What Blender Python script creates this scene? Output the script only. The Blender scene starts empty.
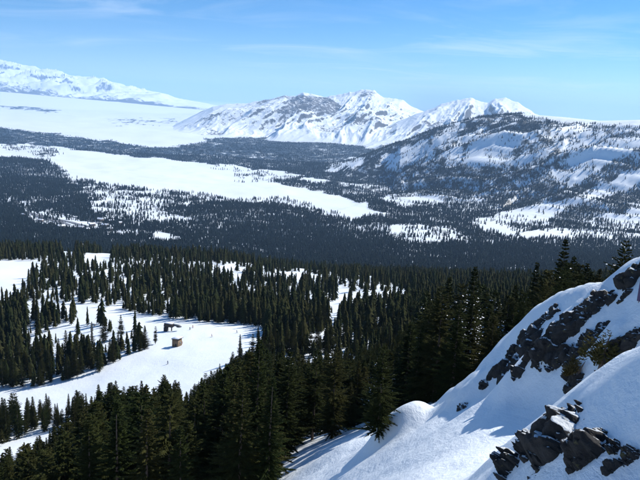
import bpy, bmesh, math, random
import numpy as np
from mathutils import Matrix, Vector
random.seed(7)
RNG = np.random.default_rng(11)
sc = bpy.context.scene
col = sc.collection
R = math.radians

# ------------------------------------------------------------------ camera
PITCH, ROLL, FPX = math.atan(137 / 640), R(3.0), 640.0
fwd = np.array([0, math.cos(PITCH), -math.sin(PITCH)])
up0 = np.array([0, math.sin(PITCH), math.cos(PITCH)])
r0 = np.array([1.0, 0, 0])
right = r0 * math.cos(ROLL) + up0 * math.sin(ROLL)
upv = up0 * math.cos(ROLL) - r0 * math.sin(ROLL)
cam_d = bpy.data.cameras.new('camera')
cam = bpy.data.objects.new('camera', cam_d); col.objects.link(cam)
cam_d.sensor_width = 36.0; cam_d.lens = 36.0 * FPX / 640.0
cam_d.clip_start = 0.1; cam_d.clip_end = 300000
cam.matrix_world = Matrix(((right[0], upv[0], -fwd[0], 0), (right[1], upv[1], -fwd[1], 0),
                           (right[2], upv[2], -fwd[2], 0), (0, 0, 0, 1)))
sc.camera = cam

# ------------------------------------------------------------------ light
SUN_AZ, SUN_EL = R(57), R(40)           # azimuth clockwise from +Y (view direction)
SUN_STRENGTH, SKY_STRENGTH, EXPOSURE = 4.5, 0.092, 0.48
sun_dir = Vector((math.sin(SUN_AZ) * math.cos(SUN_EL), math.cos(SUN_AZ) * math.cos(SUN_EL), math.sin(SUN_EL)))
w = bpy.data.worlds.new('World'); sc.world = w; w.use_nodes = True
nt = w.node_tree; nt.nodes.clear()
def N(t, kind, **kw):
    n = t.nodes.new(kind)
    for k, v in kw.items(): setattr(n, k, v)
    return n
out = N(nt, 'ShaderNodeOutputWorld'); bg = N(nt, 'ShaderNodeBackground')
sky = N(nt, 'ShaderNodeTexSky', sky_type='NISHITA', sun_disc=False)
sky.sun_elevation = SUN_EL; sky.sun_rotation = SUN_AZ; sky.altitude = 2700
sky.air_density = 1.0; sky.dust_density = 0.0; sky.ozone_density = 4.5
bg.inputs[1].default_value = SKY_STRENGTH
# thin cirrus, laid out on a flat layer high above the place
tc = N(nt, 'ShaderNodeTexCoord'); sep = N(nt, 'ShaderNodeSeparateXYZ')
nt.links.new(tc.outputs['Generated'], sep.inputs[0])
zz = N(nt, 'ShaderNodeMath', operation='MAXIMUM'); zz.inputs[1].default_value = 0.02
nt.links.new(sep.outputs[2], zz.inputs[0])
za = N(nt, 'ShaderNodeMath', operation='ADD'); za.inputs[1].default_value = 0.06
nt.links.new(zz.outputs[0], za.inputs[0])
dv = N(nt, 'ShaderNodeVectorMath', operation='DIVIDE'); cb = N(nt, 'ShaderNodeCombineXYZ')
for i in range(3): nt.links.new(za.outputs[0], cb.inputs[i])
nt.links.new(tc.outputs['Generated'], dv.inputs[0]); nt.links.new(cb.outputs[0], dv.inputs[1])
mp = N(nt, 'ShaderNodeMapping'); mp.inputs['Scale'].default_value = (0.55, 0.8, 0); mp.inputs['Rotation'].default_value = (0, 0, R(-12)); mp.inputs['Location'].default_value = (5.3, 0.2, 0)
nt.links.new(dv.outputs[0], mp.inputs[0])
n1 = N(nt, 'ShaderNodeTexNoise'); n1.inputs['Scale'].default_value = 1.1; n1.inputs['Detail'].default_value = 9; n1.inputs['Roughness'].default_value = 0.62; n1.inputs['Distortion'].default_value = 0.9
n2 = N(nt, 'ShaderNodeTexNoise'); n2.inputs['Scale'].default_value = 0.45; n2.inputs['Detail'].default_value = 3
nt.links.new(mp.outputs[0], n1.inputs['Vector']); nt.links.new(mp.outputs[0], n2.inputs['Vector'])
c1 = N(nt, 'ShaderNodeMapRange'); c1.inputs[1].default_value = 0.47; c1.inputs[2].default_value = 0.75; c1.inputs[4].default_value = 1.0
c2 = N(nt, 'ShaderNodeMapRange'); c2.inputs[1].default_value = 0.36; c2.inputs[2].default_value = 0.60; c2.inputs[4].default_value = 0.5
nt.links.new(n1.outputs[0], c1.inputs[0]); nt.links.new(n2.outputs[0], c2.inputs[0])
mm = N(nt, 'ShaderNodeMath', operation='MULTIPLY'); nt.links.new(c1.outputs[0], mm.inputs[0]); nt.links.new(c2.outputs[0], mm.inputs[1])
mx = N(nt, 'ShaderNodeMixRGB'); mx.inputs[2].default_value = (8.5, 9.2, 10.0, 1)
hs = N(nt, 'ShaderNodeHueSaturation'); hs.inputs['Saturation'].default_value = 1.32
nt.links.new(sky.outputs[0], hs.inputs['Color'])
nt.links.new(mm.outputs[0], mx.inputs[0]); nt.links.new(hs.outputs[0], mx.inputs[1])
nt.links.new(mx.outputs[0], bg.inputs[0]); nt.links.new(bg.outputs[0], out.inputs[0])
sl = bpy.data.lights.new('sun', 'SUN'); sl.energy = SUN_STRENGTH; sl.angle = R(0.53); sl.color = (1.0, 0.96, 0.9)
so = bpy.data.objects.new('sun', sl); col.objects.link(so)
so.rotation_euler = (-sun_dir).to_track_quat('-Z', 'Y').to_euler()
sc.view_settings.view_transform = 'Standard'; sc.view_settings.look = 'None'
sc.view_settings.exposure = EXPOSURE; sc.view_settings.gamma = 1.0; sc.view_settings.use_curve_mapping = False
sc.render.engine = 'CYCLES'
sc.cycles.use_denoising = True
sc.cycles.max_bounces = 6; sc.cycles.diffuse_bounces = 3; sc.cycles.glossy_bounces = 2
sc.cycles.transmission_bounces = 2; sc.cycles.volume_bounces = 2; sc.cycles.transparent_max_bounces = 4
sc.cycles.caustics_reflective = False; sc.cycles.caustics_refractive = False

# ------------------------------------------------------------------ pixels <-> space
def proj(x, y, z):
    d = x * fwd[0] + y * fwd[1] + z * fwd[2]
    return (320 + FPX * (x * right[0] + y * right[1] + z * right[2]) / d,
            240 - FPX * (x * upv[0] + y * upv[1] + z * upv[2]) / d)
def ray(u, v):
    d = fwd + right * ((u - 320) / FPX) + upv * ((240 - v) / FPX)
    return d / d[1]
def pt(u, v, y): return ray(u, v) * y
def t_of(u): return ray(u, 240)[0]
def s_of(t, v):
    k = (240 - v) / FPX
    return (k * (fwd[0] * t + fwd[1]) - (upv[0] * t + upv[1])) / (upv[2] - k * fwd[2])

# ------------------------------------------------------------------ noise
def _h(ix, iy, s):
    n = (ix.astype(np.int64) * 374761393 + iy.astype(np.int64) * 668265263 + s * 1442695041) & 0xffffffff
    n = ((n ^ (n >> 13)) * 1274126177) & 0xffffffff
    return ((n ^ (n >> 16)) & 0xffff) / 65535.0
def vn(x, y, s=0):
    ix = np.floor(x); iy = np.floor(y); fx = x - ix; fy = y - iy
    fx = fx * fx * fx * (fx * (fx * 6 - 15) + 10); fy = fy * fy * fy * (fy * (fy * 6 - 15) + 10)
    a = _h(ix, iy, s); b = _h(ix + 1, iy, s); c = _h(ix, iy + 1, s); d = _h(ix + 1, iy + 1, s)
    return (a + (b - a) * fx) * (1 - fy) + (c + (d - c) * fx) * fy
def fbm(x, y, o=4, s=0, g=0.5):
    r = 0; a = 1; t = 0
    for i in range(o):
        c, q = math.cos(0.6 * i), math.sin(0.6 * i)
        r = r + a * vn((x * c - y * q) * 2 ** i + 17.3 * i, (x * q + y * c) * 2 ** i + 9.1 * i, s + i); t += a; a *= g
    return r / t
def ridged(x, y, o=4, s=0, g=0.55):
    r = 0; a = 1; t = 0
    for i in range(o):
        c, q = math.cos(0.5 * i), math.sin(0.5 * i)
        n = 1 - np.abs(2 * vn((x * c - y * q) * 2 ** i + 3.3 * i, (x * q + y * c) * 2 ** i + 7.7 * i, s + i) - 1)
        r = r + a * n * n; t += a; a *= g
    return r / t
def sstep(a, b, x):
    t = np.clip((x - a) / (b - a), 0, 1); return t * t * (3 - 2 * t)
def smax(a, b, k): return 0.5 * (a + b + np.sqrt((a - b) ** 2 + k * k))

# ------------------------------------------------------------------ terrain height
UC = [-260, -120, 0, 100, 200, 300, 400, 500, 600, 760, 900]
TC = np.array([t_of(u) for u in UC])
VT = {
    30:  [860, 790, 720, 670, 615, 548, 470, 412, 402, 398, 395],
    40:  [760, 700, 650, 610, 560, 498, 440, 393, 385, 382, 380],
    50:  [690, 650, 610, 570, 528, 476, 427, 388, 378, 376, 372],
    60:  [640, 610, 580, 545, 505, 462, 418, 388, 378, 375, 365],
    75:  [600, 570, 545, 520, 485, 442, 417, 396, 378, 362, 350],
    95:  [560, 535, 515, 495, 465, 428, 413, 393, 370, 350, 338],
    125: [515, 500, 485, 470, 440, 413, 402, 385, 362, 340, 325],
    160: [480, 470, 460, 445, 418, 396, 388, 372, 350, 330, 318],
    200: [448, 442, 436, 420, 396, 377, 370, 358, 340, 320, 310],
    250: [408, 405, 400, 386, 368, 356, 352, 340, 325, 310, 300],
    300: [378, 375, 370, 355, 342, 338, 336, 328, 315, 300, 292],
    360: [340, 338, 335, 325, 321, 322, 320, 315, 305, 295, 288],
    450: [303, 302, 300, 300, 302, 306, 306, 304, 298, 288, 282],
    550: [279, 278, 277, 280, 286, 292, 293, 294, 290, 282, 276],
    680: [260, 260, 260, 264, 270, 278, 282, 285, 283, 277, 270],
    820: [246, 246, 246, 248, 254, 268, 274, 278, 278, 274, 268],
    950: [250, 250, 250, 252, 258, 270, 277, 281, 281, 277, 272],
}
ZT = {1.0: -1.75, 2.5: -2.3, 5: -4.0, 10: -7.6, 20: -14.2}
ZF = {1250: -325, 1500: -405, 2000: -480, 2500: -545, 3500: -605, 4500: -640, 6000: -672, 9000: -690,
      15000: -690, 30000: -610, 45000: -560, 70000: -540, 110000: -540}
rows = []
for y, z in ZT.items():
    tilt = 0.35 * y * np.clip(-TC, -0.25, 0.8)
    rows.append((y, z - tilt))
for y, vs in VT.items(): rows.append((y, np.array([s_of(t, v) * y for t, v in zip(TC, vs)])))
for y, z in ZF.items(): rows.append((y, np.full(len(TC), float(z))))
rows.sort(key=lambda r: r[0])
LY = np.log([r[0] for r in rows]); ZZ = np.array([r[1] for r in rows])
# dense smooth lookup grid (log distance x direction)
GL = np.linspace(LY[0], LY[-1], 900); GT = np.linspace(TC[0], TC[-1], 241)
A = np.array([np.interp(GL, LY, ZZ[:, j]) for j in range(len(TC))]).T
G = np.array([np.interp(GT, TC, A[i]) for i in range(len(GL))])
rel = G / np.exp(GL)[:, None]
def smooth(a, sig, ax):
    k = np.exp(-0.5 * (np.arange(-3 * sig, 3 * sig + 1) / sig) ** 2); k /= k.sum()
    p = [(0, 0), (0, 0)]; p[ax] = (3 * sig, 3 * sig)
    b = np.pad(a, p, mode='edge')
    return np.apply_along_axis(lambda m: np.convolve(m, k, 'valid'), ax, b)
rel = smooth(smooth(rel, 8, 0), 8, 1)
G = rel * np.exp(GL)[:, None]
def base_h(x, y):
    y = np.maximum(y, 1.0)
    li = np.clip((np.log(y) - GL[0]) / (GL[1] - GL[0]), 0, len(GL) - 1.001)
    ti = np.clip((x / y - GT[0]) / (GT[1] - GT[0]), 0, len(GT) - 1.001)
    i = li.astype(int); j = ti.astype(int); a = li - i; b = ti - j
    return (G[i, j] * (1 - a) + G[i + 1, j] * a) * (1 - b) + (G[i, j + 1] * (1 - a) + G[i + 1, j + 1] * a) * b
def crest(P):
    P = np.array(P)
    def f(x, y):
        bd = np.full(x.shape, 1e18); bz = np.zeros(x.shape); bs = np.zeros(x.shape); ba = np.zeros(x.shape); acc = 0.0
        for a, b in zip(P[:-1], P[1:]):
            d = b[:2] - a[:2]; L2 = d @ d; L = math.sqrt(L2)
            q = np.clip(((x - a[0]) * d[0] + (y - a[1]) * d[1]) / L2, 0, 1)
            dx = x - (a[0] + q * d[0]); dy = y - (a[1] + q * d[1]); dd = dx * dx + dy * dy
            m = dd < bd
            bd = np.where(m, dd, bd); bz = np.where(m, a[2] + q * (b[2] - a[2]), bz)
            bs = np.where(m, d[0] * dy - d[1] * dx, bs); ba = np.where(m, acc + q * L, ba); acc += L
        return np.sqrt(bd), bz, np.sign(bs), ba
    return f
RIB1 = crest([pt(900, 262, 6.2), pt(760, 305, 7.4), pt(640, 352, 9.5), pt(600, 378, 11), pt(572, 402, 12.6), pt(548, 420, 14.4), pt(515, 450, 17.5), pt(488, 480, 21), pt(462, 515, 25)])
RIB2 = crest([pt(860, 170, 24), pt(720, 225, 28), pt(640, 258, 32), pt(612, 283, 35), pt(590, 284, 36.5), pt(566, 291, 38), pt(545, 303, 40), pt(520, 329, 43), pt(498, 354, 46.5), pt(476, 388, 50), pt(455, 412, 53)])
HILL = crest([pt(250, 200, 6800), pt(320, 172, 6500), pt(360, 159, 6500), pt(400, 143, 6500), pt(440, 127, 6400), pt(480, 117, 6250), pt(520, 114, 6000), pt(560, 117, 5700), pt(600, 121, 5500), pt(640, 120, 5300), pt(740, 112, 5100), pt(900, 104, 4900), pt(1300, 100, 4700)])
MOUND = None
def H(x, y):
    x = np.asarray(x, float); y = np.asarray(y, float); sh = x.shape
    x = x.ravel(); y = y.ravel(); r = np.maximum(y, 1.0)
    z = base_h(x, y)
    # rolling relief, each octave only where it is large enough to matter
    for lam, amp, s in ((1.6, .11, 1), (4.5, .24, 2), (14, .5, 3), (45, 1.3, 4), (160, 5.0, 5), (700, 22, 6)):
        if lam < 20:
            m = r < lam * 60
            k = sstep(lam * 55, lam * 25, r[m]) * sstep(0.3, 2.2, r[m] / lam)
            z[m] += amp * (fbm(x[m] / lam, y[m] / lam, 2, s) - 0.5) * 2 * k
        else:
            k = sstep(lam * 70, lam * 35, r) * sstep(1.6, 5.0, r / lam)
            z += amp * (fbm(x / lam, y / lam, 2, s) - 0.5) * 2 * k * (1 - 0.8 * sstep(200, 330, r) * sstep(420, 340, r))
    m = r < 140
    if m.any():
        xm, ym, zm = x[m], y[m], z[m]
        w1 = (fbm(xm / 2.4, ym / 2.4, 3, 31) - 0.5) * 0.9
        d, zc, sg, a = RIB1(xm, ym)
        sl_ = np.where(sg > 0, 1.5, 0.8)
        rib = zc - sl_ * (np.sqrt(d * d + 0.12) - 0.35) + w1 * np.minimum(d, 1.5) * 0.6 * (sg > 0)
        zm = smax(zm, rib, 0.7)
        w2 = (fbm(xm / 3.2, ym / 3.2, 4, 41) - 0.5)
        d, zc, sg, a = RIB2(xm, ym)
        sl_ = np.where(sg > 0, 1.5, 0.7)
        rib = zc - sl_ * (np.sqrt(d * d + 0.8) - 0.9) + w2 * np.minimum(d, 4) * 0.8 * (sg > 0)
        zm = smax(zm, rib, 1.4)
        if MOUND is not None:
            for (mx_, my_, rr, hh) in MOUND:
                q = ((xm - mx_) ** 2 + (ym - my_) ** 2) / (rr * rr)
                zm = zm + hh * np.exp(-q ** 1.6)
        z[m] = zm
    m = (r > 1500) & (r < 16000) & (x > -2500)
    if m.any():
        xm, ym, zm = x[m], y[m], z[m]
        d, zc, sg, a = HILL(xm, ym)
        wob = 260 * (fbm(xm / 900, ym / 900, 3, 51) - 0.5)
        front = sg < 0
        q = ridged((a + 0.75 * d + wob) / 620, d / 2100, 4, 61) - 0.42
        q2 = ridged((a + 0.55 * d + wob * .5) / 190, d / 800, 3, 66) - 0.42
        g = sstep(0, 650, d) * sstep(3300, 1500, d)
        hz = zc - np.where(front, 0.27, 0.13) * (np.sqrt(d * d + 150 ** 2) - 150) * np.where(front, 1 + 0.25 * sstep(300, 1200, d), 1) + np.where(front, (190 * q + 60 * q2) * g, 0)
        hz += (22 * (fbm(xm / 260, ym / 260, 3, 71) - 0.5) + 26 * (ridged((a + 0.7 * d) / 95, d / 330, 3, 76) - 0.4)) * sstep(0, 300, d)
        z[m] = smax(zm, hz, 60)
    return z.reshape(sh)
def hit(u, v, y0=3.0, y1=9000.0):
    d = ray(u, v); ys = np.exp(np.linspace(math.log(y0), math.log(y1), 1600))
    h = H(d[0] * ys, ys); f = d[2] * ys - h
    i = np.argmax(f < 0)
    if f[i] >= 0: return None
    a = f[i - 1] / (f[i - 1] - f[i]); yy = ys[i - 1] + a * (ys[i] - ys[i - 1])
    x = d[0] * yy
    return np.array([x, yy, float(H(np.array([x]), np.array([yy]))[0])])
_m = hit(397, 434); MOUND = [(_m[0] + .3, _m[1] + 1.0, 2.1, 1.9)]
_m = hit(340, 452); MOUND.append((_m[0], _m[1], 2.6, 0.5))

def polymask(u, v, P):
    P = np.asarray(P, float); ins = np.zeros(u.shape, bool)
    for (x1, y1), (x2, y2) in zip(P, np.roll(P, -1, 0)):
        c = ((y1 > v) != (y2 > v))
        with np.errstate(divide='ignore', invalid='ignore'):
            ins ^= c & (u < (x2 - x1) * (v - y1) / (y2 - y1 + 1e-12) + x1)
    return ins
# where trees stand: share of ground covered, from the layout of runs, meadows and slopes
FAR_ZONES = [
    (0.0, [(-400, 20), (-400, 128), (0, 128), (80, 137), (150, 147), (180, 147), (215, 138), (340, 136), (420, 112), (700, 20)]),
    (0.8, [(-400, 104), (0, 99), (28, 102), (56, 110), (50, 113), (0, 107), (-400, 110)]),
    (0.42, [(100, 118), (165, 118), (190, 124), (120, 126)]),
    (0.0, [(-400, 146), (0, 143), (50, 146), (90, 151), (150, 157), (200, 162), (288, 173), (296, 176), (276, 178), (272, 182), (296, 187), (312, 190), (340, 196), (385, 213), (352, 221), (300, 209), (240, 200), (200, 194), (150, 190), (100, 183), (64, 172), (40, 160), (0, 157), (-400, 160)]),
    (0.22, [(0, 143), (50, 146), (60, 156), (45, 162), (30, 154), (0, 150)]),
    (0.30, [(64, 172), (100, 183), (150, 190), (200, 194), (236, 200), (200, 206), (150, 208), (110, 200), (75, 186)]),
    (0.48, [(75, 186), (110, 200), (160, 208), (200, 222), (140, 226), (100, 214)]),
    (0.30, [(212, 162), (250, 168), (290, 178), (260, 184), (236, 180)]),
    (0.45, [(238, 197), (290, 199), (338, 214), (300, 211)]),
    (0.10, [(20, 209), (60, 211), (112, 226), (96, 231), (36, 224)]),
    (0.66, [(84, 222), (130, 224), (150, 236), (100, 238)]),
    (0.12, [(150, 232), (178, 236), (172, 240), (150, 237)]),
    (0.0, [(300, 177), (330, 181), (322, 184), (300, 181)]),
    (0.10, [(340, 182), (376, 186), (374, 189), (340, 185)]),
    (0.30, [(380, 193), (398, 198), (440, 196), (442, 203), (400, 208), (380, 200)]),
    (0.50, [(388, 226), (420, 222), (470, 232), (500, 242), (430, 244), (392, 236)]),
    (0.22, [(322, 170), (350, 158), (368, 158), (362, 166), (336, 172)]),
    (0.56, [(376, 166), (400, 150), (440, 132), (470, 126), (470, 150), (430, 162), (400, 172)]),
    (0.72, [(440, 122), (560, 116), (600, 130), (560, 160), (500, 168), (450, 160)]),
    (0.45, [(470, 150), (500, 140), (520, 144), (500, 156), (480, 160)]),
    (0.20, [(478, 142), (500, 140), (506, 148), (484, 150)]),
    (0.0, [(520, 108), (560, 114), (600, 119), (700, 112), (700, 124), (640, 125), (600, 124), (556, 121), (520, 116)]),
    (0.52, [(570, 130), (640, 128), (720, 120), (720, 150), (640, 150), (590, 168), (556, 182), (548, 170)]),
    (0.06, [(600, 146), (628, 150), (600, 172), (582, 186), (556, 190), (572, 176)]),
    (0.05, [(474, 222), (510, 211), (562, 203), (604, 188), (660, 158), (740, 150), (740, 166), (660, 176), (610, 198), (566, 210), (546, 226), (512, 236), (484, 231)]),
    (0.97, [(548, 226), (570, 212), (610, 199), (660, 178), (740, 168), (740, 188), (660, 200), (600, 216), (560, 232)]),
    (0.40, [(512, 237), (556, 234), (600, 218), (660, 202), (740, 190), (740, 236), (640, 238), (560, 243)]),
    (0.12, [(520, 234), (556, 228), (580, 232), (560, 240), (530, 241)]),
]
def far_density(u, v, x, y):
    D = np.full(u.shape, 0.93)
    e1 = fbm(x / 260, y / 420, 4, 86, 0.65) - 0.5; e2 = fbm(x / 260 + 40, y / 420 + 9, 4, 88, 0.65) - 0.5
    u = u + 34 * e1; v = v + 12 * e2 * np.clip(3000 / y, 0.3, 1)
    for val, P in FAR_ZONES: D = np.where(polymask(u, v, P), val, D)
    n = fbm(x / 420, y / 700, 4, 81) - 0.5 + 1.2 * (fbm(x / 70, y / 110, 2, 85) - 0.5)
    d, zc, sg, a = HILL(x, y)
    st = 0.6 * (fbm((a + 0.75 * d) / 150, d / 900, 3, 91) - 0.5) + 0.8 * (fbm((a + 0.75 * d) / 45, d / 260, 2, 95) - 0.5)
    wgt = np.where(D > 0.9, 0.55, np.where(D < 0.03, 0.0, 1.3))
    D2 = D + (n * 0.8 + np.where((u > 330) & (v < 240), st * 1.0, 0)) * wgt
    return np.clip(D2, 0, 1)

# ------------------------------------------------------------------ materials
def new_mat(name):
    m = bpy.data.materials.new(name); m.use_nodes = True
    t = m.node_tree; b = t.nodes['Principled BSDF']
    b.inputs['Roughness'].default_value = 0.8
    return m, t, b
def noise(t, scale, detail=4, rough=0.55, vec=None, dist=0.0):
    n = N(t, 'ShaderNodeTexNoise'); n.inputs['Scale'].default_value = scale; n.inputs['Detail'].default_value = detail
    n.inputs['Roughness'].default_value = rough; n.inputs['Distortion'].default_value = dist
    if vec is not None: t.links.new(vec, n.inputs['Vector'])
    return n.outputs[0]
def mrange(t, src, a, b, c=0.0, d=1.0):
    n = N(t, 'ShaderNodeMapRange'); t.links.new(src, n.inputs[0])
    for i, q in enumerate((a, b, c, d)): n.inputs[i + 1].default_value = q
    return n.outputs[0]
def math_(t, op, a, b):
    n = N(t, 'ShaderNodeMath', operation=op)
    for i, q in enumerate((a, b)):
        if isinstance(q, (int, float)): n.inputs[i].default_value = q
        else: t.links.new(q, n.inputs[i])
    return n.outputs[0]
def mix(t, f, a, b):
    n = N(t, 'ShaderNodeMixRGB')
    for i, q in enumerate((f, a, b)):
        if isinstance(q, (int, float)): n.inputs[i].default_value = q
        elif isinstance(q, tuple): n.inputs[i].default_value = (*q, 1)
        else: t.links.new(q, n.inputs[i])
    return n.outputs[0]
def bump(t, b, src, strength, dist):
    n = N(t, 'ShaderNodeBump'); n.inputs['Strength'].default_value = strength; n.inputs['Distance'].default_value = dist
    t.links.new(src, n.inputs['Height']); t.links.new(n.outputs[0], b.inputs['Normal']); return n
SNOW = (0.84, 0.89, 0.92)
def mat_ground():
    m, t, b = new_mat('snow_ground')
    geo = N(t, 'ShaderNodeNewGeometry'); pos = geo.outputs['Position']
    at = N(t, 'ShaderNodeAttribute', attribute_name='forest'); at2 = N(t, 'ShaderNodeAttribute', attribute_name='bare')
    n = noise(t, 0.012, 7, 0.75, pos)
    tree = mrange(t, math_(t, 'ADD', at.outputs['Fac'], math_(t, 'MULTIPLY', math_(t, 'SUBTRACT', n, 0.5), 1.6)), 0.42, 0.6)
    n3 = noise(t, 0.02, 5, 0.7, pos)
    bare = mrange(t, math_(t, 'MULTIPLY', at2.outputs['Fac'], math_(t, 'ADD', math_(t, 'MULTIPLY', math_(t, 'SUBTRACT', n3, 0.5), 5.0), 1.0)), 0.4, 0.62)
    c = mix(t, mrange(t, noise(t, 0.05, 5, 0.6, pos), 0.3, 0.7), SNOW, (0.80, 0.855, 0.89))
    c = mix(t, bare, c, (0.13, 0.115, 0.10))
    c = mix(t, tree, c, (0.009, 0.018, 0.022))  # far forest cover, with a blue haze tint painted into its colour
    t.links.new(c, b.inputs['Base Color']); b.inputs['Roughness'].default_value = 0.55; b.inputs['Specular IOR Level'].default_value = 0.25
    mp = N(t, 'ShaderNodeMapping'); mp.inputs['Rotation'].default_value = (0, 0, R(24)); mp.inputs['Scale'].default_value = (1.3, 0.6, 1)
    t.links.new(pos, mp.inputs[0])
    h = math_(t, 'ADD', math_(t, 'MULTIPLY', noise(t, 1.3, 7, 0.68, mp.outputs[0], 0.2), 1.0), math_(t, 'ADD', math_(t, 'MULTIPLY', noise(t, 5.0, 5, 0.65, pos), 0.22), math_(t, 'MULTIPLY', noise(t, 0.45, 3, 0.5, pos), 1.2)))
    bump(t, b, h, 0.6, 0.2)
    return m
def mat_mountain(name, rock, z0, z1, snow_low, thr=0.80, sc_=0.0016):
    m, t, b = new_mat(name)
    geo = N(t, 'ShaderNodeNewGeometry'); pos = geo.outputs['Position']
    sep = N(t, 'ShaderNodeSeparateXYZ'); t.links.new(geo.outputs['Normal'], sep.inputs[0])
    sp = N(t, 'ShaderNodeSeparateXYZ'); t.links.new(pos, sp.inputs[0])
    nz = math_(t, 'ADD', sep.outputs[2], math_(t, 'MULTIPLY', math_(t, 'SUBTRACT', noise(t, sc_ * 6, 8, 0.78, pos), 0.5), 1.0))
    f = mrange(t, nz, thr - 0.05, thr + 0.04, 1, 0)
    at = N(t, 'ShaderNodeAttribute', attribute_name='bare')
    f2 = mrange(t, math_(t, 'ADD', at.outputs['Fac'], math_(t, 'MULTIPLY', math_(t, 'SUBTRACT', noise(t, sc_ * 7, 8, 0.8, pos), 0.5), 2.2)), 0.42, 0.6)
    f = math_(t, 'MAXIMUM', f, f2)
    c = mix(t, f, SNOW, rock)
    t.links.new(c, b.inputs['Base Color']); b.inputs['Specular IOR Level'].default_value = 0.15
    bump(t, b, noise(t, sc_ * 8, 8, 0.7, pos), 0.5, 10)
    return m
def mat_rock():
    m, t, b = new_mat('dark_rock')
    geo = N(t, 'ShaderNodeNewGeometry'); pos = geo.outputs['Position']
    sep = N(t, 'ShaderNodeSeparateXYZ'); t.links.new(geo.outputs['Normal'], sep.inputs[0])
    n = noise(t, 2.2, 8, 0.65, pos)
    c = mix(t, mrange(t, n, 0.35, 0.7), (0.013, 0.0125, 0.0125), (0.045, 0.042, 0.04))
    c = mix(t, mrange(t, noise(t, 5.0, 4, 0.6, pos), 0.62, 0.7), c, (0.13, 0.12, 0.045))
    nz = math_(t, 'ADD', sep.outputs[2], math_(t, 'MULTIPLY', math_(t, 'SUBTRACT', noise(t, 1.7, 6, 0.65, pos), 0.5), 0.9))
    c = mix(t, mrange(t, nz, 0.86, 0.92), c, SNOW)
    t.links.new(c, b.inputs['Base Color']); b.inputs['Roughness'].default_value = 0.85
    bump(t, b, noise(t, 7, 8, 0.7, pos), 0.9, 0.12)
    return m
def mat_crown(name, a, bb, br):
    m, t, b = new_mat(name)
    tc = N(t, 'ShaderNodeTexCoord'); oi = N(t, 'ShaderNodeObjectInfo')
    n = noise(t, 1.3, 4, 0.7, tc.outputs['Object'])
    c = mix(t, mrange(t, n, 0.35, 0.68), a, bb)
    c = mix(t, mrange(t, oi.outputs['Random'], 0, 1, 0.0, 0.55), c, br)
    t.links.new(c, b.inputs['Base Color']); b.inputs['Roughness'].default_value = 0.9; b.inputs['Specular IOR Level'].default_value = 0.04
    return m
def plain(name, c, rough=0.7, metal=0.0, var=0.25, scale=3.0):
    m, t, b = new_mat(name)
    tc = N(t, 'ShaderNodeTexCoord')
    n = noise(t, scale, 5, 0.6, tc.outputs['Object'])
    t.links.new(mix(t, n, tuple(q * (1 - var) for q in c), tuple(min(1, q * (1 + var)) for q in c)), b.inputs['Base Color'])
    b.inputs['Roughness'].default_value = rough; b.inputs['Metallic'].default_value = metal
    return m
M = dict(
    ground=mat_ground(), rock=mat_rock(),
    crown=mat_crown('needles', (0.009, 0.016, 0.006), (0.036, 0.048, 0.013), (0.062, 0.054, 0.018)),
    farcrown_haze=mat_crown('far_needles_haze_tint', (0.004, 0.010, 0.013), (0.009, 0.019, 0.021), (0.018, 0.023, 0.020)),  # blue of the distance haze is painted into these needles
    midcrown=mat_crown('mid_needles', (0.007, 0.013, 0.006), (0.024, 0.033, 0.011), (0.045, 0.040, 0.016)),
    shrub=mat_crown('shrub_needles', (0.06, 0.065, 0.02), (0.13, 0.10, 0.035), (0.16, 0.11, 0.045)),
    bark=plain('bark', (0.09, 0.065, 0.05), 0.9),
    snow=plain('clump_snow', (0.85, 0.88, 0.92), 0.6, 0, 0.05),
    wood=plain('hut_boards', (0.24, 0.165, 0.10), 0.8), darkwood=plain('dark_boards', (0.05, 0.042, 0.038), 0.8),
    steel=plain('grey_steel', (0.16, 0.17, 0.18), 0.5, 0.4), asphalt=plain('asphalt', (0.16, 0.17, 0.19), 0.9, 0, 0.3, 0.02),
    purple=plain('purple_pad', (0.07, 0.045, 0.11), 0.6), wall=plain('house_wall', (0.16, 0.13, 0.11), 0.8),
    skin=plain('skin', (0.5, 0.33, 0.25), 0.6),
    jack=[plain('jacket_' + k, c, 0.7) for k, c in (('navy', (0.03, 0.04, 0.10)), ('red', (0.25, 0.03, 0.03)), ('black', (0.02, 0.02, 0.022)), ('orange', (0.40, 0.12, 0.03)))],
    ski=plain('ski_board', (0.08, 0.09, 0.12), 0.4),
)

# ------------------------------------------------------------------ mesh helpers
def mesh_np(name, V, F, mat, smooth_=False, attrs=None):
    me = bpy.data.meshes.new(name)
    V = np.asarray(V, np.float32); F = np.asarray(F, np.int32); k = F.shape[1]
    me.vertices.add(len(V)); me.vertices.foreach_set('co', V.ravel())
    me.loops.add(F.size); me.loops.foreach_set('vertex_index', F.ravel())
    me.polygons.add(len(F)); me.polygons.foreach_set('loop_start', np.arange(0, F.size, k, dtype=np.int32))
    me.polygons.foreach_set('loop_total', np.full(len(F), k, np.int32))
    if smooth_: me.polygons.foreach_set('use_smooth', np.ones(len(F), bool))
    me.update(calc_edges=True)
    if mat: me.materials.append(mat)
    for an, av in (attrs or {}).items():
        at = me.attributes.new(an, 'FLOAT', 'POINT'); at.data.foreach_set('value', np.asarray(av, np.float32).ravel())
    return me
def link(name, me, parent=None, loc=None):
    o = bpy.data.objects.new(name, me); col.objects.link(o)
    if parent: o.parent = parent
    if loc is not None: o.location = loc
    return o
def tag(o, label=None, cat=None, group=None, kind=None):
    if label: o['label'] = label
    if cat: o['category'] = cat
    if group: o['group'] = group
    if kind: o['kind'] = kind
    return o
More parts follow.
